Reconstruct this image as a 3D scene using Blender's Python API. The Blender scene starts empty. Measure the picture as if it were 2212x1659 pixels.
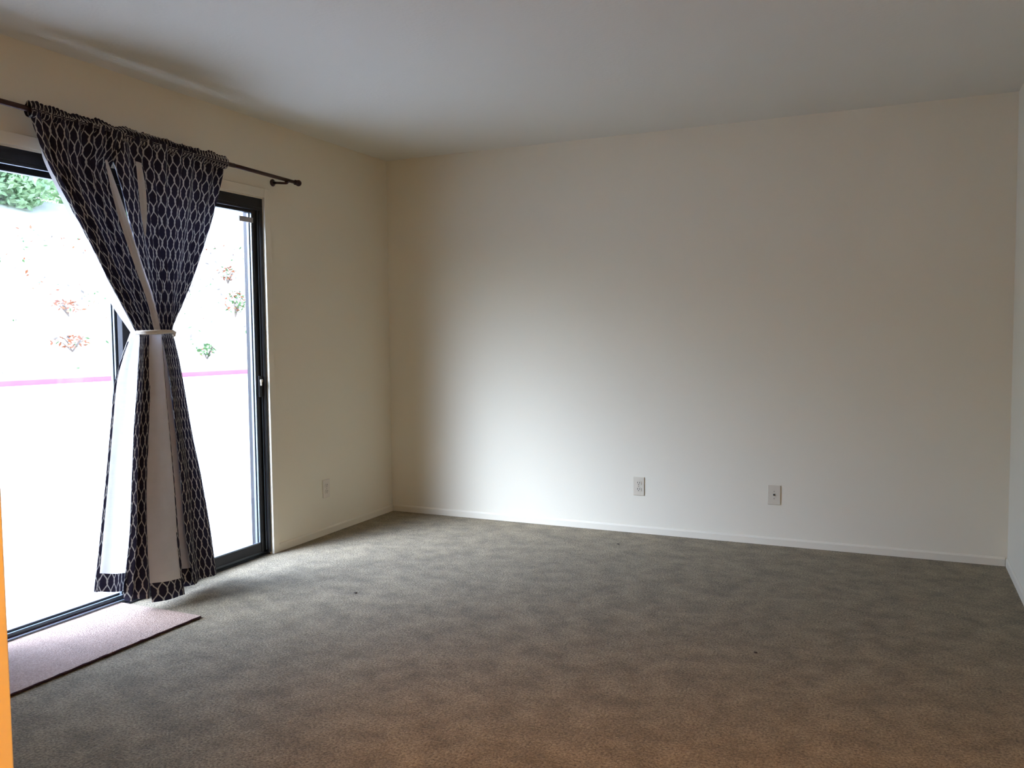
import bpy, bmesh, math, random
from mathutils import Vector, Matrix, noise

random.seed(7)
scene = bpy.context.scene
C = scene.collection
PI = math.pi

# ------------------------------------------------------------------ camera
cam_d = bpy.data.cameras.new('camera')
cam_d.sensor_width = 36.0
cam_d.lens = 1822.455 / 2212 * 36.0
cam_d.clip_start = 0.05
cam_d.clip_end = 300
cam = bpy.data.objects.new('camera', cam_d)
C.objects.link(cam)
_ya, _pi, _ro = -0.426873, -0.0597668, -0.0102304
_f = Vector((math.sin(_ya) * math.cos(_pi), math.cos(_ya) * math.cos(_pi), math.sin(_pi)))
_r = Vector((math.cos(_ya), -math.sin(_ya), 0))
_u = _r.cross(_f)
_c, _s = math.cos(_ro), math.sin(_ro)
_r, _u = _c * _r + _s * _u, -_s * _r + _c * _u
cam.matrix_world = Matrix(((_r.x, _u.x, -_f.x, 3.226), (_r.y, _u.y, -_f.y, -5.0295),
                           (_r.z, _u.z, -_f.z, 1.2426), (0, 0, 0, 1)))
scene.camera = cam

# ------------------------------------------------------------------ sky (bright overcast) and exposure
SKY = 1.30
w = bpy.data.worlds.new('sky')
scene.world = w
w.use_nodes = True
_nt = w.node_tree
bg = _nt.nodes['Background']
sky = _nt.nodes.new('ShaderNodeTexSky')          # hazy bright day, the sun veiled
sky.sky_type = 'NISHITA'
sky.sun_disc = False
sky.sun_elevation = math.radians(36)
sky.sun_rotation = math.radians(209)
sky.air_density = 1.0
sky.dust_density = 8.0
sky.ozone_density = 1.0
tint = _nt.nodes.new('ShaderNodeMix')               # the whole sky a little cooler: thin white cloud
tint.data_type = 'RGBA'
tint.blend_type = 'MULTIPLY'
tint.inputs[0].default_value = 1.0
tint.inputs[7].default_value = (0.74, 1.035, 1.86, 1)
_nt.links.new(sky.outputs[0], tint.inputs[6])
veil = _nt.nodes.new('ShaderNodeMix')               # plus an even veil of cloud over the whole dome
veil.data_type = 'RGBA'
veil.blend_type = 'ADD'
veil.inputs[0].default_value = 1.0
veil.inputs[7].default_value = (2.0, 2.28, 2.55, 1)
_nt.links.new(tint.outputs[2], veil.inputs[6])
_nt.links.new(veil.outputs[2], bg.inputs['Color'])
bg.inputs['Strength'].default_value = SKY
vs = scene.view_settings
vs.view_transform = 'Standard'
vs.look = 'None'
vs.gamma = 1.0
vs.use_curve_mapping = False
vs.exposure = 0.0
scene.cycles.max_bounces = 9
scene.cycles.diffuse_bounces = 7
scene.cycles.transparent_max_bounces = 12
scene.cycles.sample_clamp_indirect = 12
scene.cycles.caustics_reflective = False
scene.cycles.caustics_refractive = False
scene.cycles.use_adaptive_sampling = True
scene.cycles.adaptive_threshold = 0.05
LAMP = 275.0            # strength of the hall lamp's glowing dome

# portal over the glass door opening (guides sky sampling, gives no light of its own)
pd = bpy.data.lights.new('door_portal', 'AREA')
pd.shape = 'RECTANGLE'
pd.size, pd.size_y = 2.0, 1.83
pd.cycles.is_portal = True
po = bpy.data.objects.new('door_portal', pd)
C.objects.link(po)
po.location = (-0.16, -2.185, 1.0)
po.rotation_euler = (0, -PI / 2, 0)


# ------------------------------------------------------------------ materials
def new_mat(name):
    m = bpy.data.materials.new(name)
    m.use_nodes = True
    nt = m.node_tree
    b = nt.nodes['Principled BSDF']
    b.inputs['Specular IOR Level'].default_value = 0.25
    return m, nt, b


def N(nt, t, **kw):
    n = nt.nodes.new(t)
    for k, v in kw.items():
        setattr(n, k, v)
    return n


def simple(name, col, rough=0.6, metal=0.0, nscale=40.0, namt=0.06, bump=0.0, bscale=200.0, spec=0.25):
    """Plain colour with a little procedural variation and optional fine relief."""
    m, nt, b = new_mat(name)
    b.inputs['Roughness'].default_value = rough
    b.inputs['Metallic'].default_value = metal
    b.inputs['Specular IOR Level'].default_value = spec
    tc = N(nt, 'ShaderNodeTexCoord')
    nz = N(nt, 'ShaderNodeTexNoise')
    nz.inputs['Scale'].default_value = nscale
    nz.inputs['Detail'].default_value = 3
    nt.links.new(tc.outputs['Object'], nz.inputs['Vector'])
    mx = N(nt, 'ShaderNodeMix', data_type='RGBA')
    mx.inputs[6].default_value = tuple(c * (1 - namt) for c in col) + (1,)
    mx.inputs[7].default_value = tuple(min(1, c * (1 + namt)) for c in col) + (1,)
    nt.links.new(nz.outputs['Fac'], mx.inputs[0])
    nt.links.new(mx.outputs[2], b.inputs['Base Color'])
    if bump:
        n2 = N(nt, 'ShaderNodeTexNoise')
        n2.inputs['Scale'].default_value = bscale
        n2.inputs['Detail'].default_value = 4
        nt.links.new(tc.outputs['Object'], n2.inputs['Vector'])
        bp = N(nt, 'ShaderNodeBump')
        bp.inputs['Strength'].default_value = bump
        bp.inputs['Distance'].default_value = 0.004
        nt.links.new(n2.outputs['Fac'], bp.inputs['Height'])
        nt.links.new(bp.outputs['Normal'], b.inputs['Normal'])
    return m


def carpet_mat(name, cols, fibre=120.0, spots=True):
    m, nt, b = new_mat(name)
    b.inputs['Roughness'].default_value = 0.95
    b.inputs['Specular IOR Level'].default_value = 0.05
    try:
        b.inputs['Sheen Weight'].default_value = 0.15
    except Exception:
        pass
    tc = N(nt, 'ShaderNodeTexCoord')
    # tuft-scale speckle
    n1 = N(nt, 'ShaderNodeTexNoise')
    n1.inputs['Scale'].default_value = fibre
    n1.inputs['Detail'].default_value = 5
    n1.inputs['Roughness'].default_value = 0.75
    nt.links.new(tc.outputs['Object'], n1.inputs['Vector'])
    r1 = N(nt, 'ShaderNodeValToRGB')
    r1.color_ramp.elements[0].position = 0.34
    r1.color_ramp.elements[0].color = cols[0] + (1,)
    r1.color_ramp.elements[1].position = 0.66
    r1.color_ramp.elements[1].color = cols[1] + (1,)
    nt.links.new(n1.outputs['Fac'], r1.inputs['Fac'])
    # pile lying different ways: soft blotches and brushed streaks
    n2 = N(nt, 'ShaderNodeTexNoise')
    n2.inputs['Scale'].default_value = 8.0
    n2.inputs['Detail'].default_value = 6
    n2.inputs['Roughness'].default_value = 0.70
    mp = N(nt, 'ShaderNodeMapping')
    mp.inputs['Rotation'].default_value = (0, 0, 0.45)
    mp.inputs['Scale'].default_value = (1.0, 1.1, 1.0)
    nt.links.new(tc.outputs['Object'], mp.inputs['Vector'])
    nt.links.new(mp.outputs['Vector'], n2.inputs['Vector'])
    r2 = N(nt, 'ShaderNodeValToRGB')
    r2.color_ramp.elements[0].position = 0.36
    r2.color_ramp.elements[0].color = (0.70, 0.70, 0.68, 1)
    r2.color_ramp.elements[1].position = 0.64
    r2.color_ramp.elements[1].color = (1.20, 1.20, 1.20, 1)
    nt.links.new(n2.outputs['Fac'], r2.inputs['Fac'])
    mx = N(nt, 'ShaderNodeMix', data_type='RGBA', blend_type='MULTIPLY')
    mx.inputs[0].default_value = 1.0 if spots else 0.3
    nt.links.new(r1.outputs['Color'], mx.inputs[6])
    nt.links.new(r2.outputs['Color'], mx.inputs[7])
    nt.links.new(mx.outputs[2], b.inputs['Base Color'])
    # relief
    vo = N(nt, 'ShaderNodeTexVoronoi')
    vo.inputs['Scale'].default_value = fibre * 1.2
    nt.links.new(tc.outputs['Object'], vo.inputs['Vector'])
    ad = N(nt, 'ShaderNodeMath', operation='MULTIPLY_ADD')
    ad.inputs[1].default_value = -0.5
    nt.links.new(vo.outputs['Distance'], ad.inputs[0])
    nt.links.new(n1.outputs['Fac'], ad.inputs[2])
    bp = N(nt, 'ShaderNodeBump')
    bp.inputs['Strength'].default_value = 0.75
    bp.inputs['Distance'].default_value = 0.007
    nt.links.new(ad.outputs[0], bp.inputs['Height'])
    b2 = N(nt, 'ShaderNodeBump')
    b2.inputs['Strength'].default_value = 0.35
    b2.inputs['Distance'].default_value = 0.03
    nt.links.new(n2.outputs['Fac'], b2.inputs['Height'])
    nt.links.new(b2.outputs['Normal'], bp.inputs['Normal'])
    nt.links.new(bp.outputs['Normal'], b.inputs['Normal'])
    return m


def lattice_mat():
    """Navy curtain cloth printed with an off-white chain lattice (UV in metres of cloth)."""
    m, nt, b = new_mat('lattice_cloth')
    b.inputs['Roughness'].default_value = 0.85
    b.inputs['Specular IOR Level'].default_value = 0.1
    uv = N(nt, 'ShaderNodeUVMap')
    sp = N(nt, 'ShaderNodeSeparateXYZ')
    # slight hand-drawn wobble
    nz = N(nt, 'ShaderNodeTexNoise')
    nz.inputs['Scale'].default_value = 45
    nt.links.new(uv.outputs['UV'], nz.inputs['Vector'])
    wob = N(nt, 'ShaderNodeMath', operation='MULTIPLY_ADD')
    wob.inputs[1].default_value = 0.20
    wob.inputs[2].default_value = -0.10
    nt.links.new(nz.outputs['Fac'], wob.inputs[0])
    nt.links.new(uv.outputs['UV'], sp.inputs[0])

    def M(op, a, bb=None, c=None):
        n = N(nt, 'ShaderNodeMath', operation=op)
        for i, v in enumerate((a, bb, c)):
            if v is None:
                continue
            if isinstance(v, (int, float)):
                n.inputs[i].default_value = v
            else:
                nt.links.new(v, n.inputs[i])
        return n.outputs[0]
    U = M('ADD', M('DIVIDE', sp.outputs[0], 0.044), wob.outputs[0])
    s = M('MULTIPLY', M('SINE', M('MULTIPLY', sp.outputs[1], 2 * PI / 0.100)), 0.29)
    d1 = M('ABSOLUTE', M('SUBTRACT', M('FRACT', M('SUBTRACT', U, s)), 0.5))
    d2 = M('ABSOLUTE', M('SUBTRACT', M('FRACT', M('ADD', M('ADD', U, s), 0.5)), 0.5))
    d = M('MINIMUM', d1, d2)
    rp = N(nt, 'ShaderNodeValToRGB')
    e = rp.color_ramp.elements
    e[0].position = 0.055
    e[0].color = (0.44, 0.42, 0.37, 1)
    e[1].position = 0.095
    e[1].color = (0.024, 0.020, 0.032, 1)
    nt.links.new(d, rp.inputs['Fac'])
    nt.links.new(rp.outputs['Color'], b.inputs['Base Color'])
    tr = N(nt, 'ShaderNodeBsdfTranslucent')
    nt.links.new(rp.outputs['Color'], tr.inputs['Color'])
    ms = N(nt, 'ShaderNodeMixShader')
    ms.inputs[0].default_value = 0.12
    out = nt.nodes['Material Output']
    nt.links.new(b.outputs[0], ms.inputs[1])
    nt.links.new(tr.outputs[0], ms.inputs[2])
    nt.links.new(ms.outputs[0], out.inputs[0])
    # weave
    wv = N(nt, 'ShaderNodeTexNoise')
    wv.inputs['Scale'].default_value = 900
    nt.links.new(uv.outputs['UV'], wv.inputs['Vector'])
    bp = N(nt, 'ShaderNodeBump')
    bp.inputs['Strength'].default_value = 0.2
    bp.inputs['Distance'].default_value = 0.001
    nt.links.new(wv.outputs['Fac'], bp.inputs['Height'])
    nt.links.new(bp.outputs['Normal'], b.inputs['Normal'])
    return m


def lining_mat():
    m, nt, b = new_mat('curtain_lining')
    b.inputs['Roughness'].default_value = 0.9
    b.inputs['Specular IOR Level'].default_value = 0.08
    tc = N(nt, 'ShaderNodeTexCoord')
    nz = N(nt, 'ShaderNodeTexNoise')
    nz.inputs['Scale'].default_value = 18
    nt.links.new(tc.outputs['Object'], nz.inputs['Vector'])
    mx = N(nt, 'ShaderNodeMix', data_type='RGBA')
    mx.inputs[6].default_value = (0.66, 0.61, 0.55, 1)
    mx.inputs[7].default_value = (0.76, 0.71, 0.66, 1)
    nt.links.new(nz.outputs['Fac'], mx.inputs[0])
    nt.links.new(mx.outputs[2], b.inputs['Base Color'])
    tr = N(nt, 'ShaderNodeBsdfTranslucent')
    nt.links.new(mx.outputs[2], tr.inputs['Color'])
    ms = N(nt, 'ShaderNodeMixShader')
    ms.inputs[0].default_value = 0.38
    nt.links.new(b.outputs[0], ms.inputs[1])
    nt.links.new(tr.outputs[0], ms.inputs[2])
    nt.links.new(ms.outputs[0], nt.nodes['Material Output'].inputs[0])
    # faint horizontal creases
    mp = N(nt, 'ShaderNodeMapping')
    mp.inputs['Scale'].default_value = (3, 3, 22)
    nt.links.new(tc.outputs['Object'], mp.inputs['Vector'])
    n2 = N(nt, 'ShaderNodeTexNoise')
    n2.inputs['Scale'].default_value = 1.2
    n2.inputs['Detail'].default_value = 3
    nt.links.new(mp.outputs['Vector'], n2.inputs['Vector'])
    bp = N(nt, 'ShaderNodeBump')
    bp.inputs['Strength'].default_value = 0.35
    bp.inputs['Distance'].default_value = 0.02
    nt.links.new(n2.outputs['Fac'], bp.inputs['Height'])
    nt.links.new(bp.outputs['Normal'], b.inputs['Normal'])
    return m


def glass_mat():
    m = bpy.data.materials.new('door_glass')
    m.use_nodes = True
    nt = m.node_tree
    for n in list(nt.nodes):
        nt.nodes.remove(n)
    out = N(nt, 'ShaderNodeOutputMaterial')
    t = N(nt, 'ShaderNodeBsdfTransparent')
    t.inputs['Color'].default_value = (0.95, 0.97, 0.96, 1)
    g = N(nt, 'ShaderNodeBsdfGlossy')
    g.inputs['Roughness'].default_value = 0.01
    lw = N(nt, 'ShaderNodeLayerWeight')          # Schlick reflectance of a thin pane
    lw.inputs['Blend'].default_value = 0.5
    pw = N(nt, 'ShaderNodeMath', operation='POWER')
    pw.inputs[1].default_value = 5.0
    fr = N(nt, 'ShaderNodeMath', operation='MULTIPLY_ADD')
    fr.inputs[1].default_value = 0.9
    fr.inputs[2].default_value = 0.04
    nt.links.new(lw.outputs['Facing'], pw.inputs[0])
    nt.links.new(pw.outputs[0], fr.inputs[0])
    mx = N(nt, 'ShaderNodeMixShader')
    nt.links.new(fr.outputs[0], mx.inputs[0])
    nt.links.new(t.outputs[0], mx.inputs[1])
    nt.links.new(g.outputs[0], mx.inputs[2])
    nt.links.new(mx.outputs[0], out.inputs[0])
    return m


def leaf_mat(name, a, b_, trans=0.3):
    m, nt, b = new_mat(name)
    b.inputs['Roughness'].default_value = 0.6
    oi = N(nt, 'ShaderNodeTexCoord')
    nz = N(nt, 'ShaderNodeTexNoise')
    nz.inputs['Scale'].default_value = 1.7
    nz.inputs['Detail'].default_value = 4
    nt.links.new(oi.outputs['Object'], nz.inputs['Vector'])
    rp = N(nt, 'ShaderNodeValToRGB')
    rp.color_ramp.elements[0].position = 0.35
    rp.color_ramp.elements[0].color = a + (1,)
    rp.color_ramp.elements[1].position = 0.65
    rp.color_ramp.elements[1].color = b_ + (1,)
    nt.links.new(nz.outputs['Fac'], rp.inputs['Fac'])
    nt.links.new(rp.outputs['Color'], b.inputs['Base Color'])
    tr = N(nt, 'ShaderNodeBsdfTranslucent')
    nt.links.new(rp.outputs['Color'], tr.inputs['Color'])
    ms = N(nt, 'ShaderNodeMixShader')
    ms.inputs[0].default_value = trans
    nt.links.new(b.outputs[0], ms.inputs[1])
    nt.links.new(tr.outputs[0], ms.inputs[2])
    nt.links.new(ms.outputs[0], nt.nodes['Material Output'].inputs[0])
    return m


def emit_mat(name, col, strength):
    m, nt, b = new_mat(name)
    b.inputs['Base Color'].default_value = (0.8, 0.8, 0.75, 1)
    b.inputs['Emission Color'].default_value = col + (1,)
    b.inputs['Emission Strength'].default_value = strength
    return m


M = {
    'wall': simple('wall_paint', (0.73, 0.68, 0.54), 0.75, nscale=1.5, namt=0.015, bump=0.10, bscale=90),
    'ceil': simple('ceiling_paint', (0.72, 0.69, 0.60), 0.85, nscale=1.5, namt=0.015, bump=0.25, bscale=70),
    'trim': simple('trim_paint', (0.72, 0.67, 0.535), 0.5, nscale=3, namt=0.02, bump=0.03),
    'carpet': carpet_mat('carpet', ((0.095, 0.071, 0.037), (0.435, 0.352, 0.212))),
    'mat': carpet_mat('mat_cloth', ((0.30, 0.185, 0.13), (0.54, 0.385, 0.28)), 150.0, False),
    'matedge': simple('mat_binding', (0.05, 0.018, 0.018), 0.8, nscale=300, namt=0.4, bump=0.3, bscale=400),
    'frame': simple('dark_bronze_aluminium', (0.018, 0.017, 0.018), 0.35, 0.3, nscale=20, namt=0.15, spec=0.4),
    'mill': simple('weathered_aluminium', (0.17, 0.19, 0.205), 0.38, 0.85, nscale=30, namt=0.12),
    'glass': glass_mat(),
    'rod': simple('bronze_rod', (0.045, 0.018, 0.014), 0.35, 0.4, nscale=30, namt=0.2, spec=0.5),
    'lattice': lattice_mat(),
    'lining': lining_mat(),
    'cord': simple('cotton_cord', (0.62, 0.55, 0.45), 0.9, nscale=250, namt=0.2, bump=0.5, bscale=500),
    'plate': simple('ivory_plastic', (0.60, 0.54, 0.42), 0.4, nscale=10, namt=0.02),
    'plate_w': simple('painted_plate', (0.66, 0.60, 0.50), 0.5, nscale=10, namt=0.02),
    'grey': simple('grey_plastic', (0.42, 0.40, 0.39), 0.5, nscale=10, namt=0.03),
    'slot': simple('dark_slot', (0.02, 0.016, 0.012), 0.7),
    'brass': simple('steel_screw', (0.35, 0.31, 0.25), 0.4, 0.8),
    'concrete': simple('pale_concrete', (0.52, 0.51, 0.49), 0.9, nscale=0.8, namt=0.12, bump=0.2, bscale=30),
    'stucco': simple('stucco', (0.55, 0.50, 0.43), 0.9, nscale=2, namt=0.05, bump=0.4, bscale=40),
    'redcurb': simple('red_curb_paint', (0.40, 0.12, 0.145), 0.8, nscale=1.1, namt=0.3, bump=0.2, bscale=20),
    'bank': simple('dry_bank_soil', (0.62, 0.57, 0.46), 1.0, nscale=0.9, namt=0.22, bump=0.4, bscale=6),
    'leaf_green': leaf_mat('green_leaf', (0.05, 0.105, 0.03), (0.11, 0.19, 0.06)),
    'leaf_rust': leaf_mat('rust_leaf', (0.17, 0.045, 0.016), (0.26, 0.09, 0.03)),
    'leaf_grey': leaf_mat('dry_leaf', (0.12, 0.10, 0.085), (0.26, 0.22, 0.17)),
    'crown': leaf_mat('tree_leaf', (0.24, 0.37, 0.17), (0.40, 0.52, 0.28)),
    'bark': simple('bark', (0.12, 0.09, 0.065), 0.95, nscale=8, namt=0.3, bump=0.6, bscale=12),
    'dome': emit_mat('lamp_dome', (1.0, 0.425, 0.06), LAMP),
    'lint': simple('dark_crumb', (0.07, 0.055, 0.042), 0.9),
}


# ------------------------------------------------------------------ helpers
def box(bm, x0, x1, y0, y1, z0, z1):
    vs_ = [bm.verts.new((x, y, z)) for z in (z0, z1) for x, y in ((x0, y0), (x1, y0), (x1, y1), (x0, y1))]
    for f in ((3, 2, 1, 0), (4, 5, 6, 7), (0, 1, 5, 4), (1, 2, 6, 5), (2, 3, 7, 6), (3, 0, 4, 7)):
        bm.faces.new([vs_[i] for i in f])
    return bm


def boxes(*bs):
    bm = bmesh.new()
    for b in bs:
        box(bm, *b)
    return bm


def tube(bm, pts, r, n=14, cap=True, closed=False):
    pts = [Vector(p) for p in pts]
    rings = []
    L = len(pts)
    for i, p in enumerate(pts):
        if closed:
            t = pts[(i + 1) % L] - pts[i - 1]
        else:
            t = pts[min(i + 1, L - 1)] - pts[max(i - 1, 0)]
        t.normalize()
        up = Vector((0, 0, 1)) if abs(t.z) < 0.9 else Vector((1, 0, 0))
        a = t.cross(up).normalized()
        b = a.cross(t)
        rr = r[i] if isinstance(r, (list, tuple)) else r
        rings.append([bm.verts.new(p + a * math.cos(2 * PI * k / n) * rr + b * math.sin(2 * PI * k / n) * rr) for k in range(n)])
    for i in range(L if closed else L - 1):
        A, B = rings[i], rings[(i + 1) % L]
        for k in range(n):
            bm.faces.new((A[k], A[(k + 1) % n], B[(k + 1) % n], B[k]))
    if cap and not closed:
        bm.faces.new(rings[0][::-1])
        bm.faces.new(rings[-1])
    return bm


def obj(name, bm, mat, parent=None, smooth=False, bevel=0.0, seg=2, solid=0.0):
    me = bpy.data.meshes.new(name)
    bmesh.ops.recalc_face_normals(bm, faces=bm.faces)
    bm.to_mesh(me)
    bm.free()
    o = bpy.data.objects.new(name, me)
    C.objects.link(o)
    for mm in (mat if isinstance(mat, (list, tuple)) else (mat,)):
        me.materials.append(mm)
    if smooth:
        for p_ in me.polygons:
            p_.use_smooth = True
    if bevel:
        md = o.modifiers.new('bevel', 'BEVEL')
        md.width = bevel
        md.segments = seg
        md.limit_method = 'ANGLE'
    if solid:
        md = o.modifiers.new('thickness', 'SOLIDIFY')
        md.thickness = solid
    if parent is not None:
        o.parent = parent
    return o


def tag(o, label, cat, group=None, kind=None):
    o['label'] = label
    o['category'] = cat
    if group:
        o['group'] = group
    if kind:
        o['kind'] = kind
    return o


def thing(name, label, cat, loc=(0, 0, 0), group=None, kind=None):
    o = bpy.data.objects.new(name, None)
    C.objects.link(o)
    o.location = loc
    o.empty_display_size = 0.1
    return tag(o, label, cat, group, kind)


def struct(name, bm, mat, label, cat, **kw):
    return tag(obj(name, bm, mat, **kw), label, cat, kind='structure')


# ------------------------------------------------------------------ room shell
W = 3.776          # right-hand corner of the far wall
H = 2.44
DY0, DY1, DZ = -3.10, -1.27, 2.0      # glass door opening in the left wall
WT = 0.14
YF = -4.6          # room face of the wall the camera looks past
XE = W

struct('floor', boxes((-0.02, XE, -7.0, 0.0, -0.06, 0.0)), M['carpet'],
       'worn grey-brown cut-pile carpet covering the whole room', 'carpet')
struct('ceiling', boxes((-WT, XE + 0.1, -7.1, 0.12, H, H + 0.1)), M['ceil'],
       'plain white ceiling with a fine sprayed texture', 'ceiling')
struct('wall_back', boxes((-WT, W + 0.12, 0.0, 0.12, -0.06, H)), M['wall'],
       'long blank off-white wall facing the camera', 'wall')
struct('wall_left', boxes((-WT, 0, DY1, 0.0, -0.06, H), (-WT, 0, -7.1, DY0, -0.06, H), (-WT, 0, DY0, DY1, DZ + 0.005, H)),
       M['wall'], 'off-white wall with the sliding glass door opening', 'wall')
struct('wall_right', boxes((W, W + 0.12, -7.1, 0.0, -0.06, H)), M['wall'],
       'off-white side wall showing as a sliver at the right edge of the picture', 'wall')
struct('wall_front', boxes((-0.0, 2.59, YF - 0.12, YF, -0.06, H), (3.70, W, YF - 0.12, YF, -0.06, H),
                           (2.59, 3.70, YF - 0.12, YF, 2.08, H)), M['wall'],
       'off-white wall with the doorway the camera stands in', 'wall')
struct('wall_hall', boxes((1.9, 2.0, -7.0, YF - 0.12, -0.06, H), (2.0, W, -7.1, -7.0, -0.06, H)), M['wall'],
       'off-white hall walls behind the camera', 'wall')

# door lining beside the camera, caught by the warm hall lamp
bm = boxes((2.572, 2.5905, YF - 0.13, YF + 0.0005, 0.0, 2.08), (2.50, 2.588, YF - 0.138, YF - 0.12, 0.0, 2.10))
struct('trim_1', bm, M['trim'], 'painted door lining at the left edge of the picture, glowing orange in lamplight',
       'door frame', bevel=0.0015)


def baseboard(name, x0, x1, y0, y1, label, axis, sgn):
    bm = bmesh.new()
    prof = [(0, 0), (0.009, 0), (0.009, 0.036), (0.006, 0.041), (0.003, 0.045), (0, 0.046)]
    if axis == 'x':
        a = [bm.verts.new((x0, y0 + sgn * d, z)) for d, z in prof]
        b = [bm.verts.new((x1, y0 + sgn * d, z)) for d, z in prof]
    else:
        a = [bm.verts.new((x0 + sgn * d, y0, z)) for d, z in prof]
        b = [bm.verts.new((x0 + sgn * d, y1, z)) for d, z in prof]
    n = len(prof)
    for i in range(n):
        bm.faces.new((a[i], a[(i + 1) % n], b[(i + 1) % n], b[i]))
    bm.faces.new(a)
    bm.faces.new(b[::-1])
    struct(name, bm, M['trim'], label, 'baseboard')


baseboard('baseboard_back', 0.011, W - 0.011, 0, 0, 'low painted baseboard along the blank far wall', 'x', -1)
baseboard('baseboard_left', 0, 0, -1.225, 0, 'low painted baseboard between glass door and room corner', 'y', 1)
baseboard('baseboard_right', W, W, YF, -0.011, 'low painted baseboard on the right wall', 'y', -1)

# ------------------------------------------------------------------ sliding glass door
casing = boxes((0.0, 0.014, DY1, DY1 + 0.046, 0.0, DZ + 0.062),
               (0.0, 0.014, DY0 - 0.046, DY0, 0.0, DZ + 0.062),
               (0.0, 0.014, DY0, DY1, DZ + 0.012, DZ + 0.062))
struct('trim_2', casing, M['trim'], 'flat painted casing round the sliding glass door', 'door casing', bevel=0.002)

door = thing('door_1', 'two-panel sliding glass patio door in a dark bronze frame', 'door', (-0.07, -2.185, 0), kind='structure')


def dpart(name, bm, mat, parent=door, **kw):
    bmesh.ops.translate(bm, vec=-Vector(door.location), verts=bm.verts)
    return obj(name, bm, mat, parent, **kw)


XI = -0.004
dpart('head', boxes((-0.125, XI, DY0, DY1, DZ - 0.045, DZ + 0.012), (-0.022, XI, DY0 + 0.02, DY1 - 0.02, DZ - 0.062, DZ - 0.045)), M['frame'], bevel=0.002)
dpart('jamb', boxes((-0.125, XI, DY1 - 0.022, DY1, 0.012, DZ - 0.045)), M['frame'], bevel=0.002)
dpart('jamb', boxes((-0.125, XI, DY0, DY0 + 0.022, 0.012, DZ - 0.045)), M['frame'], bevel=0.002)
dpart('jamb_track', boxes((-0.060, -0.054, DY1 - 0.031, DY1 - 0.022, 0.03, DZ - 0.045),
                          (-0.018, -0.015, DY1 - 0.031, DY1 - 0.022, 0.03, DZ - 0.045)), M['mill'])
sill = dpart('sill', boxes((-0.135, -0.012, DY0, DY1, -0.03, 0.006), (-0.128, -0.118, DY0, DY1, 0.006, 0.03)), M['frame'], bevel=0.002)
dpart('track_rail', boxes((-0.092, -0.086, DY0 + 0.022, DY1 - 0.022, 0.006, 0.022)), M['mill'], sill)
dpart('track_rail', boxes((-0.046, -0.040, DY0 + 0.022, DY1 - 0.022, 0.006, 0.020)), M['mill'], sill)


def panel(name, x0, x1, y0, y1, z0, z1, sl, sr, rt, rb, low='frame'):
    e = thing(name, '', '')
    del e['label'], e['category']
    e.parent = door
    xm = (x0 + x1) / 2
    dpart('stile', boxes((x0, x1, y0, y0 + sl, z0, z1)), M['frame'], e, bevel=0.003)
    dpart('stile', boxes((x0, x1, y1 - sr, y1, z0, z1)), M['frame'], e, bevel=0.003)
    dpart('rail', boxes((x0 + 0.002, x1 - 0.002, y0 + sl, y1 - sr, z1 - rt, z1)), M['frame'], e, bevel=0.003)
    dpart('rail', boxes((x0 + 0.002, x1 - 0.002, y0 + sl, y1 - sr, z0, z0 + rb)), M[low], e, bevel=0.003)
    dpart('glazing_bead', boxes((x0 - 0.001, xm - 0.004, y1 - sr - 0.010, y1 - sr, z0 + rb, z1 - rt),
                                (xm + 0.004, x1 - 0.004, y1 - sr - 0.008, y1 - sr, z0 + rb, z1 - rt),
                                (xm + 0.004, x1 - 0.004, y0 + sl, y1 - sr, z0 + rb, z0 + rb + 0.007)), M['mill'], e)
    dpart('glass_pane', boxes((xm - 0.003, xm + 0.003, y0 + sl - 0.004, y1 - sr + 0.004, z0 + rb - 0.004, z1 - rt + 0.004)), M['glass'], e)
    return e


slider = panel('sliding_panel', -0.058, -0.024, -2.220, DY1 - 0.024, 0.022, DZ - 0.048, 0.046, 0.034, 0.030, 0.050)
fixed = panel('fixed_panel', -0.106, -0.072, DY0 + 0.024, -2.165, 0.008, DZ - 0.048, 0.034, 0.046, 0.030, 0.016, 'mill')
dpart('lock_lever', boxes((-0.024, -0.006, DY1 - 0.047, DY1 - 0.030, 0.985, 1.000), (-0.012, -0.004, DY1 - 0.047, DY1 - 0.040, 0.965, 1.000)), M['plate'], slider, bevel=0.002)
dpart('lock_housing', boxes((-0.024, -0.014, DY1 - 0.052, DY1 - 0.026, 0.90, 1.02)), M['frame'], slider, bevel=0.003)
dpart('anti_lift_bar', boxes((-0.030, -0.020, -1.435, DY1 - 0.058, 1.868, 1.896)), M['grey'], slider, bevel=0.002)

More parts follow.
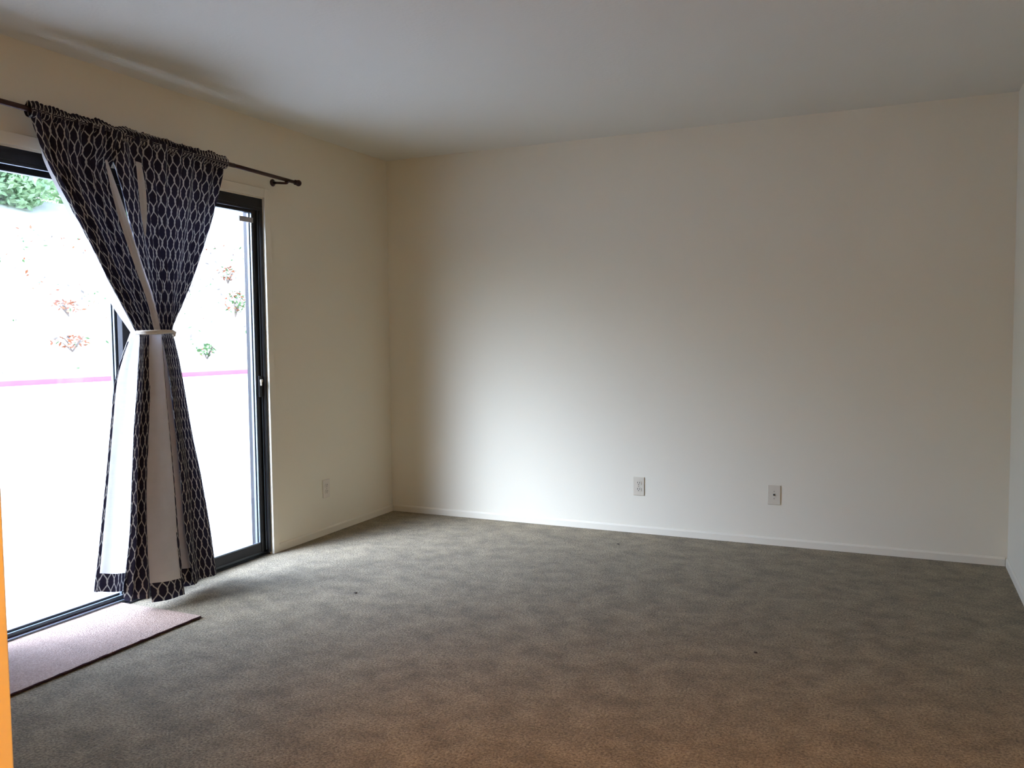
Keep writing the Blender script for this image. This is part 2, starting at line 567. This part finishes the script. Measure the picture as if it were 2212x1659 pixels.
# ------------------------------------------------------------------ outlets
def duplex_outlet(label, mat, loc, rotz):
    t = thing('wall_outlet', label, 'outlet', loc)
    t.rotation_euler = (0, 0, rotz)           # local -y faces the room
    obj('plate', boxes((-0.035, 0.035, -0.0055, 0.0, -0.057, 0.057)), mat, t, bevel=0.004, seg=3)
    for s in (-1, 1):
        bm = bmesh.new()
        ring = []
        for k in range(20):
            a = 2 * PI * k / 20
            ring.append((0.0165 * max(-1, min(1, 1.25 * math.cos(a))), 0.0145 * max(-0.9, min(0.9, math.sin(a))) + s * 0.0195))
        A = [bm.verts.new((x, -0.0050, z)) for x, z in ring]
        B = [bm.verts.new((x, -0.0080, z)) for x, z in ring]
        for k in range(20):
            bm.faces.new((A[k], A[(k + 1) % 20], B[(k + 1) % 20], B[k]))
        bm.faces.new(B)
        f = obj('receptacle', bm, mat, t)
        zc = s * 0.0195
        for dx in (-0.0064, 0.0064):
            obj('slot', boxes((dx - 0.0013, dx + 0.0013, -0.0085, -0.0076, zc - 0.001, zc + 0.008)), M['slot'], f)
        bm = bmesh.new()
        tube(bm, [(0, -0.0076, zc - 0.0075), (0, -0.0085, zc - 0.0075)], 0.0026, 10)
        obj('ground_hole', bm, M['slot'], f)
    bm = bmesh.new()
    tube(bm, [(0, -0.0050, 0), (0, -0.0066, 0)], 0.0032, 12)
    obj('screw', bm, M['brass'], t)
    return t


duplex_outlet('ivory two-socket outlet on the blank far wall', M['plate'], (1.794, 0, 0.2925), 0)
duplex_outlet('painted-over outlet in shade between glass door and corner', M['plate_w'], (0.0, -0.760, 0.289), PI / 2)
t = thing('cable_plate', 'ivory cable jack plate with one centre hole, near right end of far wall', 'wall plate', (2.599, 0, 0.2945))
obj('plate', boxes((-0.036, 0.036, -0.0055, 0.0, -0.057, 0.057)), M['plate'], t, bevel=0.004, seg=3)
bm = bmesh.new()
tube(bm, [(0, -0.0050, 0.002), (0, -0.0085, 0.002)], 0.0062, 6)
j = obj('jack_nut', bm, M['brass'], t)
bm = bmesh.new()
tube(bm, [(0, -0.0080, 0.002), (0, -0.0125, 0.002)], 0.0042, 12)
obj('jack', bm, M['slot'], j)
for s in (-1, 1):
    bm = bmesh.new()
    tube(bm, [(0, -0.0050, s * 0.021), (0, -0.0065, s * 0.021)], 0.0028, 10)
    obj('screw', bm, M['brass'], t)

# ------------------------------------------------------------------ mat and crumbs on the carpet
mt = thing('door_mat', 'thin dusty-pink mat with dark bound edge lying against the glass door', 'mat', (0.2, -2.75, 0))
def mat_z(x, y):
    return 0.004 + 0.0012 * noise.noise((x * 6, y * 6, 0))
bm = bmesh.new()
nx, ny = 14, 30
X0, X1, Y0, Y1 = -0.068, 0.447, -3.26, -2.27
g = [[bm.verts.new((X0 + (X1 - X0) * i / nx - 0.2, Y0 + (Y1 - Y0) * k / ny + 2.75, 0.0075 + mat_z(X0 + (X1 - X0) * i / nx, Y0 + (Y1 - Y0) * k / ny))) for k in range(ny + 1)] for i in range(nx + 1)]
for i in range(nx):
    for k in range(ny):
        bm.faces.new((g[i][k], g[i + 1][k], g[i + 1][k + 1], g[i][k + 1]))
obj('mat_cloth', bm, M['mat'], mt, solid=0.006)
bm = bmesh.new()
pts = [(X1 - 0.2, Y0 + (Y1 - Y0) * k / 40 + 2.75, 0.007 + 0.0015 * math.sin(k * 1.7)) for k in range(41)]
tube(bm, pts, [0.0036 + 0.0018 * random.random() for _ in pts], 8)
obj('binding', bm, M['matedge'], mt, smooth=True)
bm = bmesh.new()
pts = [(X0 - 0.2 + 0.004, Y0 + (Y1 - Y0) * k / 40 + 2.75, 0.0105 + 0.002 * random.random()) for k in range(41)]
tube(bm, pts, 0.0045, 8)
obj('binding', bm, M['matedge'], mt, smooth=True)

for (x, y, r, lab) in ((0.875, -1.707, 0.008, 'dark crumb on the bright carpet near the glass door'),
                       (2.752, -1.739, 0.007, 'dark crumb on the shaded carpet toward the right'),
                       (1.760, -0.325, 0.007, 'dark crumb on the carpet below the far wall outlet')):
    bm = bmesh.new()
    bmesh.ops.create_icosphere(bm, subdivisions=2, radius=r)
    for v in bm.verts:
        v.co *= 0.8 + 0.5 * noise.noise(v.co * 150)
        v.co.z *= 0.5
        v.co.x *= 1.3
    o = tag(obj('carpet_crumb', bm, M['lint'], smooth=True), lab, 'crumb')
    o.location = (x, y, r * 0.40)

# ------------------------------------------------------------------ curtain rod
RX = 0.105
def rod_z(y):
    return 2.146 + (2.112 - 2.146) * (y + 2.85) / (2.85 - 1.09)
rod = thing('curtain_rod', 'dark bronze curtain rod with ball finial above the glass door', 'curtain rod', (RX, -2.2, 2.13))
def rpart(name, bm, mat, parent=rod, **kw):
    bmesh.ops.translate(bm, vec=-Vector(rod.location), verts=bm.verts)
    return obj(name, bm, mat, parent, **kw)
bm = bmesh.new()
tube(bm, [(RX, y, rod_z(y)) for y in (-3.32, -2.6, -1.9, -1.6)], 0.0115, 18)
rpart('outer_tube', bm, M['rod'], smooth=True)
bm = bmesh.new()
tube(bm, [(RX, y, rod_z(y)) for y in (-1.62, -1.4, -1.12)], 0.0100, 18)
rpart('inner_tube', bm, M['rod'], smooth=True)
for ye, sg in ((-1.12, 1), (-3.32, -1)):
    bm = bmesh.new()
    prof = [(0, 0.0105), (0.004, 0.0145), (0.010, 0.0145), (0.013, 0.0095), (0.018, 0.0090), (0.021, 0.013), (0.027, 0.0172), (0.034, 0.0182), (0.041, 0.0165), (0.047, 0.011), (0.050, 0.003)]
    tube(bm, [(RX, ye + sg * d, rod_z(ye)) for d, r in prof], [r for d, r in prof], 20)
    rpart('finial', bm, M['rod'], smooth=True)
for yb in (-1.185, -3.2):
    zb = rod_z(yb)
    bm = bmesh.new()
    tube(bm, [(0.0, yb, zb - 0.006), (0.004, yb, zb - 0.006), (0.008, yb, zb - 0.006), (0.012, yb, zb - 0.006)], [0.020, 0.021, 0.018, 0.010], 20)
    tube(bm, [(0.010, yb, zb - 0.006), (0.06, yb, zb - 0.012), (0.095, yb, zb - 0.016), (RX, yb, zb - 0.014)], [0.0075, 0.007, 0.007, 0.008], 12)
    tube(bm, [(RX + 0.014 * math.cos(a), yb, zb + 0.014 * math.sin(a)) for a in [PI * (0.95 + 1.1 * k / 10) for k in range(11)]], 0.0045, 8)
    rpart('bracket', bm, M['rod'], smooth=True)

# ------------------------------------------------------------------ curtain, tied in at the waist
cur = thing('curtain', 'navy curtain with white chain lattice print, tied at the waist by a cord', 'curtain', (0.12, -2.17, 0))


def resample(pts, n):
    P = [Vector((0, a, b)) for a, b in pts]
    P = [P[0] * 2 - P[1]] + P + [P[-1] * 2 - P[-2]]
    out = []
    m = len(pts) - 1
    for i in range(n + 1):
        s = i / n * m
        k = min(int(s), m - 1)
        t_ = s - k
        p0, p1, p2, p3 = P[k:k + 4]
        out.append(0.5 * ((2 * p1) + (-p0 + p2) * t_ + (2 * p0 - 5 * p1 + 4 * p2 - p3) * t_ * t_ + (-p0 + 3 * p1 - 3 * p2 + p3) * t_ ** 3))
    return out


def cloth(name, left, right, x, mat, nu, nv, pleats=0.0, amp=(0, 0), phase=0.0, cloth_w=0.5, u0=0.0,
          prof=None, parent=cur, jitter=0.0, v0=0.0, v1=1.0, push=0.0, seed=1, edge=0.0):
    """A hanging strip of cloth between two edge lines (y, z); folds run down it in x."""
    L, Rr = resample(left, 60), resample(right, 60)
    bm = bmesh.new()
    uvl = bm.loops.layers.uv.new('UVMap')
    rows = []
    for i in range(nv + 1):
        v = v0 + (v1 - v0) * i / nv
        s = v * 60
        k = min(int(s), 59)
        a = L[k].lerp(L[k + 1], s - k)
        b = Rr[k].lerp(Rr[k + 1], s - k)
        A = amp[0] + (amp[1] - amp[0]) * v
        row = []
        for j_ in range(nu + 1):
            t_ = j_ / nu
            p = a.lerp(b, t_)
            ph = pleats * t_ + phase + 0.35 * noise.noise((t_ * pleats * 0.7, v * 1.3, seed * 7.3))
            d = A * math.sin(2 * PI * ph) * (0.75 + 0.5 * noise.noise((t_ * 4, v * 2, seed * 3.1)))
            if prof:
                d += prof(t_, v)
            if jitter:
                d += jitter * noise.noise((t_ * 30, v * 22, seed))
            sw = edge * noise.noise((v * 5, seed * 1.7, 0))
            vert = bm.verts.new((x + push + d - 0.12, p.y + sw + 2.17, p.z))
            row.append((vert, u0 + t_ * cloth_w, p.z))
        rows.append(row)
    for i in range(nv):
        for j_ in range(nu):
            q = (rows[i][j_], rows[i][j_ + 1], rows[i + 1][j_ + 1], rows[i + 1][j_])
            f = bm.faces.new([c[0] for c in q])
            f.smooth = True
            for lp, c in zip(f.loops, q):
                lp[uvl].uv = (c[1], c[2])
    me = bpy.data.meshes.new(name)
    bm.to_mesh(me)
    bm.free()
    me.materials.append(mat)
    o = bpy.data.objects.new(name, me)
    C.objects.link(o)
    o.parent = parent
    return o


K = {
 'U_left': (0.125,
    [(-2.741, 2.150), (-2.709, 2.05), (-2.671, 1.957), (-2.59, 1.812), (-2.51, 1.67), (-2.43, 1.52), (-2.35, 1.393), (-2.268, 1.262)],
    [(-2.30, 2.138), (-2.34, 2.05), (-2.396, 1.958), (-2.354, 1.825), (-2.311, 1.71), (-2.262, 1.561), (-2.208, 1.408), (-2.172, 1.262)]),
 'U_leftlin': (0.10,
    [(-2.700, 2.04), (-2.686, 2.00), (-2.672, 1.95), (-2.612, 1.833), (-2.535, 1.69), (-2.462, 1.54), (-2.392, 1.403), (-2.285, 1.262)],
    [(-2.62, 2.067), (-2.60, 2.013), (-2.58, 1.967), (-2.51, 1.823), (-2.43, 1.679), (-2.35, 1.527), (-2.28, 1.395), (-2.21, 1.262)]),
 'U_right': (0.125,
    [(-2.40, 2.140), (-2.39, 2.04), (-2.343, 1.907), (-2.301, 1.751), (-2.253, 1.592), (-2.207, 1.429), (-2.182, 1.262)],
    [(-1.671, 2.126), (-1.698, 2.029), (-1.764, 1.847), (-1.849, 1.656), (-1.932, 1.483), (-2.011, 1.348), (-2.071, 1.262)]),
 'U_stripeA': (0.14,
    [(-2.438, 1.995), (-2.404, 1.847), (-2.362, 1.713), (-2.299, 1.547), (-2.242, 1.406), (-2.204, 1.262)],
    [(-2.425, 1.995), (-2.364, 1.847), (-2.318, 1.724), (-2.265, 1.58), (-2.207, 1.424), (-2.169, 1.262)]),
 'U_stripeB': (0.14,
    [(-2.268, 2.020), (-2.262, 1.918), (-2.254, 1.817), (-2.237, 1.700)],
    [(-2.236, 2.018), (-2.217, 1.915), (-2.213, 1.812), (-2.226, 1.690)]),
 'L_leftlin': (0.10,
    [(-2.279, 1.268), (-2.337, 1.148), (-2.376, 1.037), (-2.407, 0.836), (-2.437, 0.636), (-2.478, 0.379), (-2.516, 0.147)],
    [(-2.218, 1.268), (-2.236, 1.145), (-2.249, 1.03), (-2.274, 0.821), (-2.293, 0.613), (-2.313, 0.342), (-2.324, 0.096)]),
 'L_pat1': (0.13,
    [(-2.265, 1.268), (-2.273, 1.146), (-2.28, 1.032), (-2.308, 0.826), (-2.327, 0.62), (-2.349, 0.353), (-2.399, 0.077)],
    [(-2.187, 1.268), (-2.198, 1.144), (-2.208, 1.028), (-2.225, 0.817), (-2.243, 0.607), (-2.25, 0.33), (-2.239, 0.047)]),
 'L_beige': (0.15,
    [(-2.216, 1.268), (-2.224, 1.145), (-2.229, 1.03), (-2.244, 0.82), (-2.263, 0.611), (-2.273, 0.337), (-2.258, 0.029)],
    [(-2.166, 1.268), (-2.16, 1.143), (-2.155, 1.025), (-2.142, 0.809), (-2.127, 0.59), (-2.112, 0.301), (-2.088, 0.018)]),
 'L_mauve': (0.12,
    [(-2.143, 1.268), (-2.138, 1.142), (-2.129, 1.023), (-2.12, 0.805), (-2.107, 0.585), (-2.092, 0.294), (-2.072, 0.036)],
    [(-2.108, 1.268), (-2.094, 1.141), (-2.08, 1.02), (-2.056, 0.798), (-2.037, 0.573), (-2.009, 0.275), (-1.967, 0.030)]),
 'L_right': (0.13,
    [(-2.142, 1.268), (-2.117, 1.142), (-2.1, 1.022), (-2.079, 0.801), (-2.058, 0.577), (-2.042, 0.283), (-2.006, 0.040)],
    [(-2.07, 1.268), (-2.038, 1.161), (-2.01, 1.016), (-1.967, 0.789), (-1.908, 0.553), (-1.848, 0.286), (-1.807, 0.055)]),
}


def strip(key, name, mat, nu, nv, **kw):
    x, a, b = K[key]
    return cloth(name, a, b, x, mat, nu, nv, **kw)


def mid(key, t0, t1):
    x, a, b = K[key]
    f = lambda t_: [(p[0] + (q[0] - p[0]) * t_, p[1] + (q[1] - p[1]) * t_) for p, q in zip(a, b)]
    return x, f(t0), f(t1)


def belly(c, h):
    return lambda t_, v: h * math.sin(PI * t_) * v + c * (t_ - 0.5)


# upper half: two printed panels gathered on the rod and drawn in to the cord
strip('U_left', 'fabric_panel', M['lattice'], 110, 90, pleats=7, amp=(0.020, 0.014), phase=0.1, cloth_w=0.92, u0=0.0, prof=belly(0.02, 0.02), seed=2, jitter=0.004)
strip('U_right', 'fabric_panel', M['lattice'], 150, 90, pleats=9, amp=(0.021, 0.016), phase=0.3, cloth_w=1.30, u0=2.013, prof=lambda t_, v: 0.035 * v * math.sin(PI * t_) - 0.03 * t_ ** 4, seed=5, jitter=0.004)
strip('U_leftlin', 'lining_panel', M['lining'], 14, 60, pleats=0.5, amp=(0.004, 0.012), seed=3)
strip('U_stripeA', 'lining_panel', M['lining'], 10, 60, pleats=0.5, amp=(0.004, 0.004), push=0.022, seed=4)
strip('U_stripeB', 'lining_panel', M['lining'], 10, 40, pleats=0.5, amp=(0.004, 0.004), push=0.012, seed=6)

# lower half: skirt flaring below the cord, printed face and turned-out lining by turns
strip('L_leftlin', 'lining_panel', M['lining'], 40, 90, pleats=1.0, amp=(0.008, 0.022), phase=0.6, v1=0.945, seed=8)
x_, a_, b_ = mid('L_leftlin', -0.05, 0.045)
cloth('hem', a_, b_, x_ + 0.002, M['lattice'], 4, 80, cloth_w=0.03, u0=0.3, seed=8, v0=0.06)
strip('L_leftlin', 'hem', M['lattice'], 40, 6, pleats=1.0, amp=(0.008, 0.022), phase=0.6, v0=0.944, v1=1.0, cloth_w=0.30, u0=0.11, push=0.001, seed=8)
strip('L_pat1', 'fabric_panel', M['lattice'], 50, 90, pleats=1.6, amp=(0.006, 0.026), phase=0.15, cloth_w=0.32, u0=0.55, seed=9, jitter=0.002)
strip('L_beige', 'lining_panel', M['lining'], 24, 90, prof=belly(0.02, 0.018), v1=0.952, seed=10, amp=(0.003, 0.005), pleats=1)
strip('L_beige', 'hem', M['lattice'], 24, 6, prof=belly(0.02, 0.018), v0=0.951, v1=1.0, cloth_w=0.165, u0=0.03, push=0.001, seed=10, amp=(0.003, 0.005), pleats=1)
x_, a_, b_ = mid('L_beige', 0.965, 1.05)
cloth('hem', a_, b_, x_ + 0.010, M['lattice'], 4, 80, cloth_w=0.03, u0=0.9, seed=10, v0=0.03)
strip('L_mauve', 'lining_panel', M['lining'], 20, 90, amp=(0.002, 0.008), pleats=1, phase=0.5, v1=0.94, push=-0.012, seed=11)
strip('L_mauve', 'hem', M['lattice'], 20, 6, amp=(0.002, 0.008), pleats=1, phase=0.5, v0=0.939, v1=1.0, push=-0.011, cloth_w=0.12, u0=1.4, seed=11)
strip('L_right', 'fabric_panel', M['lattice'], 70, 100, pleats=1.4, amp=(0.004, 0.022), phase=0.2, cloth_w=0.36, u0=1.2, prof=lambda t_, v: -0.07 * v * max(0, t_ - 0.62) ** 1.2, seed=12, jitter=0.002)
# cloth hanging behind the front folds
x_, a_, b_ = 0.085, K['L_pat1'][1], K['L_right'][2]
n_ = min(len(a_), len(b_))
cloth('fabric_panel', [(p[0] + 0.03, p[1]) for p in a_], [(q[0] - 0.015, q[1]) for q in b_], x_, M['lattice'], 70, 60, pleats=4, amp=(0.006, 0.018), cloth_w=0.8, u0=2.2, seed=14)

# gathered pocket and ruffle round the rod
bm = bmesh.new()
uvl = bm.loops.layers.uv.new('UVMap')
na, nyy = 18, 330
ya, yb = -2.742, -1.672
rings = []
for i in range(nyy + 1):
    y = ya + (yb - ya) * i / nyy
    zc = rod_z(y)
    gat = 0.5 + 0.5 * math.sin(i * 1.15 + 2.2 * noise.noise((i * 0.06, 3, 0)))
    top = 0.028 + 0.014 * noise.noise((i * 0.045, 0, 5)) + 0.010 * gat * (0.6 + 0.8 * noise.noise((i * 0.13, 1, 1)))
    fr = 0.019 + 0.008 * gat
    ring = []
    for k in range(na):
        a = 2 * PI * k / na
        c_, s_ = math.cos(a), math.sin(a)
        rx = fr * c_ * (0.75 if s_ > 0.5 else 1.0)
        rz = (top if s_ > 0 else 0.032) * s_
        ring.append((bm.verts.new((RX + 0.004 + rx + 0.004 * noise.noise((i * 0.2, k, 2)) - 0.12, y + 0.003 * noise.noise((i * 0.3, k * 0.7, 4)) + 2.17, zc + rz)), i / nyy * 2.6, zc + k / na * 0.14))
    rings.append(ring)
for i in range(nyy):
    for k in range(na):
        q = (rings[i][k], rings[i][(k + 1) % na], rings[i + 1][(k + 1) % na], rings[i + 1][k])
        f = bm.faces.new([c[0] for c in q])
        f.smooth = True
        for lp, c in zip(f.loops, q):
            lp[uvl].uv = (c[1], c[2])
me = bpy.data.meshes.new('rod_pocket')
bm.to_mesh(me)
bm.free()
me.materials.append(M['lattice'])
o = bpy.data.objects.new('rod_pocket', me)
C.objects.link(o)
o.parent = cur

# cord round the waist with a small knot and tail
bm = bmesh.new()
for dz, ph in ((0.0, 0.0), (0.010, 0.5)):
    tube(bm, [(0.134 + 0.050 * math.cos(a) - 0.12, -2.178 + 0.100 * math.sin(a) + 2.17, 1.262 + dz * math.cos(a + ph) + 0.003 * math.sin(2 * a)) for a in [2 * PI * k / 48 for k in range(48)]], 0.0058, 8, closed=True)
tc_ = obj('tie_cord', bm, M['cord'], cur, smooth=True)
bm = bmesh.new()
tube(bm, [(0.140 - 0.12, -2.086 + 2.17, 1.270), (0.150 - 0.12, -2.080 + 2.17, 1.262), (0.148 - 0.12, -2.081 + 2.17, 1.248), (0.142 - 0.12, -2.084 + 2.17, 1.236)], [0.009, 0.011, 0.007, 0.004], 8)
obj('knot', bm, M['cord'], tc_, smooth=True)

# ------------------------------------------------------------------ hall lamp behind the camera
lamp = thing('ceiling_lamp', 'round ceiling lamp with warm glass dome in the hall', 'lamp', (2.95, -5.15, H))
bm = bmesh.new()
tube(bm, [(0, 0, 0), (0, 0, -0.012), (0, 0, -0.03)], [0.15, 0.155, 0.14], 28)
obj('base_ring', bm, M['brass'], lamp, smooth=True)
bm = bmesh.new()
prof = [(0.135, -0.028), (0.130, -0.05), (0.11, -0.08), (0.07, -0.105), (0.02, -0.115)]
tube(bm, [(0, 0, z) for r, z in prof], [r for r, z in prof], 28)
obj('glass_dome', bm, M['dome'], lamp, smooth=True)

# ------------------------------------------------------------------ outdoors: lot, red curb, bank, shrubs, trees
struct('ground', boxes((-60, -0.135, -70, 90, -0.35, -0.15)), M['concrete'], 'pale concrete parking court outside the glass door', 'pavement')
struct('patio', boxes((-1.6, -0.135, -6.0, 1.5, -0.15, -0.035)), M['concrete'], 'white concrete step just outside the glass door', 'patio')
struct('eave', boxes((-0.30, -WT, -9.0, 2.5, 2.50, 2.62)), M['stucco'], 'roof overhang above the glass door outside', 'roof')

CD = Vector((0.19, 0.98, 0)).normalized()       # along the curb
CN = Vector((-0.98, 0.19, 0)).normalized()      # away from the house
CP = Vector((-20.4, 11.0, -0.15))
bm = bmesh.new()
def cpt(s, d, z):
    p = CP + CD * s + CN * d
    return (p.x, p.y, z)
prof = [(0.0, -0.15), (0.02, 0.0), (0.05, 0.015), (0.17, 0.015), (0.17, -0.15)]
prev = None
for i in range(101):
    s = -50 + i
    ring = [bm.verts.new(cpt(s, d, z)) for d, z in prof]
    if prev:
        for k in range(len(prof) - 1):
            bm.faces.new((prev[k], prev[k + 1], ring[k + 1], ring[k]))
    prev = ring
tag(obj('curb', bm, M['redcurb']), 'faded red-painted curb at the foot of the planted bank', 'curb')


def bank_z(s, d):
    z = 0.58 * min(d, 13.0) + 0.12 * max(0, d - 13.0)
    return z + 0.25 * min(1, d / 2) * noise.noise((s * 0.35, d * 0.4, 1.0)) + 0.10 * min(1, d) * noise.noise((s * 1.3, d * 1.3, 4.0)) - 0.02


bm = bmesh.new()
ns, nd = 150, 60
g = [[bm.verts.new(cpt(-52 + 110 * i / ns, 0.17 + 34.0 * (k / nd) ** 1.4, bank_z(-52 + 110 * i / ns, 34.0 * (k / nd) ** 1.4))) for k in range(nd + 1)] for i in range(ns + 1)]
for i in range(ns):
    for k in range(nd):
        f = bm.faces.new((g[i][k], g[i + 1][k], g[i + 1][k + 1], g[i][k + 1]))
        f.smooth = True
struct('hillside', bm, M['bank'], 'sunlit dry bank rising beyond the parking court', 'bank')


def leaf_quad(bm, p, size, mi, rnd, up=0.5):
    a = Vector((rnd.gauss(0, 1), rnd.gauss(0, 1), rnd.gauss(0, 1) * 0.6)).normalized()
    b = a.cross(Vector((rnd.gauss(0, 1), rnd.gauss(0, 1), rnd.gauss(0, 1) + up))).normalized()
    l, w_ = size, size * 0.42
    vs_ = [bm.verts.new(p - a * l * 0.5), bm.verts.new(p + b * w_ * 0.5), bm.verts.new(p + a * l * 0.5), bm.verts.new(p - b * w_ * 0.5)]
    f = bm.faces.new(vs_)
    f.material_index = mi


SHRUBS = [
    (12.8, 6.7, 0.7, 0.5, 90, (0.25, 0.6, 0.15), 'sparse rust-leaved shrub highest on the bank, seen left of the door jamb'),
    (10.7, 3.4, 1.0, 0.5, 150, (0.55, 0.35, 0.1), 'green and rust shrub halfway up the bank, seen left of the door jamb'),
    (7.6, 0.95, 0.5, 0.4, 70, (0.8, 0.1, 0.1), 'small green shrub right above the red curb'),
    (3.8, 3.3, 0.5, 0.6, 70, (0.1, 0.8, 0.1), 'low rust-leaved shrub halfway up the bank, seen through the left pane'),
    (3.0, 1.6, 0.45, 0.7, 80, (0.15, 0.7, 0.15), 'low rust-leaved shrub near the red curb, seen through the left pane'),
]

rnd = random.Random(3)
bm = bmesh.new()
for _ in range(7000):
    s = rnd.uniform(-20, 35)
    d = rnd.uniform(0.3, 10.0)
    if any(abs(s - q[0]) < q[3] + 0.3 and abs(d - q[1]) < q[3] + 0.3 for q in SHRUBS):
        continue
    if noise.noise((s * 0.5, d * 0.6, 9)) < rnd.uniform(-0.45, 0.35):
        continue
    p = Vector(cpt(s, d, bank_z(s, d) + rnd.uniform(0.02, 0.12)))
    mi = rnd.choices((0, 1, 2), (0.25, 0.18, 0.57))[0]
    leaf_quad(bm, p, rnd.uniform(0.07, 0.26), mi, rnd, 2.0)
lo = obj('leaf_litter', bm, (M['leaf_green'], M['leaf_rust'], M['leaf_grey']))
tag(lo, 'fallen leaves and low ivy scattered over the dry bank', 'leaves', kind='stuff')


def shrub(s, d, h, rad, n, mix, label):
    base = Vector(cpt(s, d, bank_z(s, d)))
    t_ = thing('leafy_shrub', label, 'shrub', base, group='shrubs on the bank')
    r_ = random.Random(int(s * 100 + d * 10))
    bm = bmesh.new()
    for k in range(7):
        a = r_.uniform(0, 2 * PI)
        tip = Vector((math.cos(a) * rad * 0.7, math.sin(a) * rad * 0.7, h * r_.uniform(0.7, 1.0)))
        tube(bm, [(0, 0, -0.05), tuple(tip * 0.5 + Vector((0, 0, h * 0.1))), tuple(tip)], [0.025, 0.016, 0.006], 5)
    obj('stems', bm, M['bark'], t_)
    bm = bmesh.new()
    for k in range(n):
        a = r_.uniform(0, 2 * PI)
        q = r_.random() ** 0.5
        z = h * r_.uniform(0.15, 1.05)
        rr = rad * q * math.sin(PI * min(0.95, max(0.12, z / h * 0.85)))
        leaf_quad(bm, Vector((math.cos(a) * rr, math.sin(a) * rr, z)), r_.uniform(0.10, 0.26), r_.choices((0, 1, 2), mix)[0], r_)
    obj('foliage', bm, (M['leaf_green'], M['leaf_rust'], M['leaf_grey']), t_)


for a in SHRUBS:
    shrub(*a)


def tree(s, d, h, rad, label):
    base = Vector(cpt(s, d, bank_z(s, d)))
    t_ = thing('broadleaf_tree', label, 'tree', base, group='trees above the bank')
    r_ = random.Random(int(s * 37 + 1000))
    bm = bmesh.new()
    tube(bm, [(0, 0, -0.3), (0.1, 0.05, h * 0.3), (0.0, 0.15, h * 0.6), (0.1, 0.1, h * 0.85)], [0.22, 0.17, 0.11, 0.04], 8)
    for k in range(5):
        a = 2 * PI * k / 5 + r_.random()
        tube(bm, [(0.05, 0.1, h * 0.35), (math.cos(a) * rad * 0.4, math.sin(a) * rad * 0.4, h * 0.55), (math.cos(a) * rad * 0.75, math.sin(a) * rad * 0.75, h * 0.7)], [0.09, 0.06, 0.02], 6)
    obj('trunk', bm, M['bark'], t_)
    bm = bmesh.new()
    blobs = []
    for k in range(16):
        a = r_.uniform(0, 2 * PI)
        q = r_.random() ** 0.5 * rad * 0.75
        blobs.append((Vector((math.cos(a) * q, math.sin(a) * q, h * r_.uniform(0.02, 0.92))), rad * r_.uniform(0.35, 0.55)))
    for k in range(11000):
        c_, br = r_.choice(blobs)
        v = Vector((r_.gauss(0, 1), r_.gauss(0, 1), r_.gauss(0, 1))).normalized() * br * r_.random() ** 0.33
        leaf_quad(bm, c_ + v, r_.uniform(0.25, 0.50), 0, r_)
    obj('foliage', bm, M['crown'], t_)


for a in ((5.6, 12.9, 7.0, 2.3, 'pale green leafy tree on the bank top at the far left of the left pane'),
          (10.4, 12.7, 6.6, 2.4, 'pale green leafy tree on the bank top just left of the curtain'),
          (8.6, 18.2, 8.4, 2.6, 'taller pale green tree standing behind and between the two front trees')):
    tree(*a)
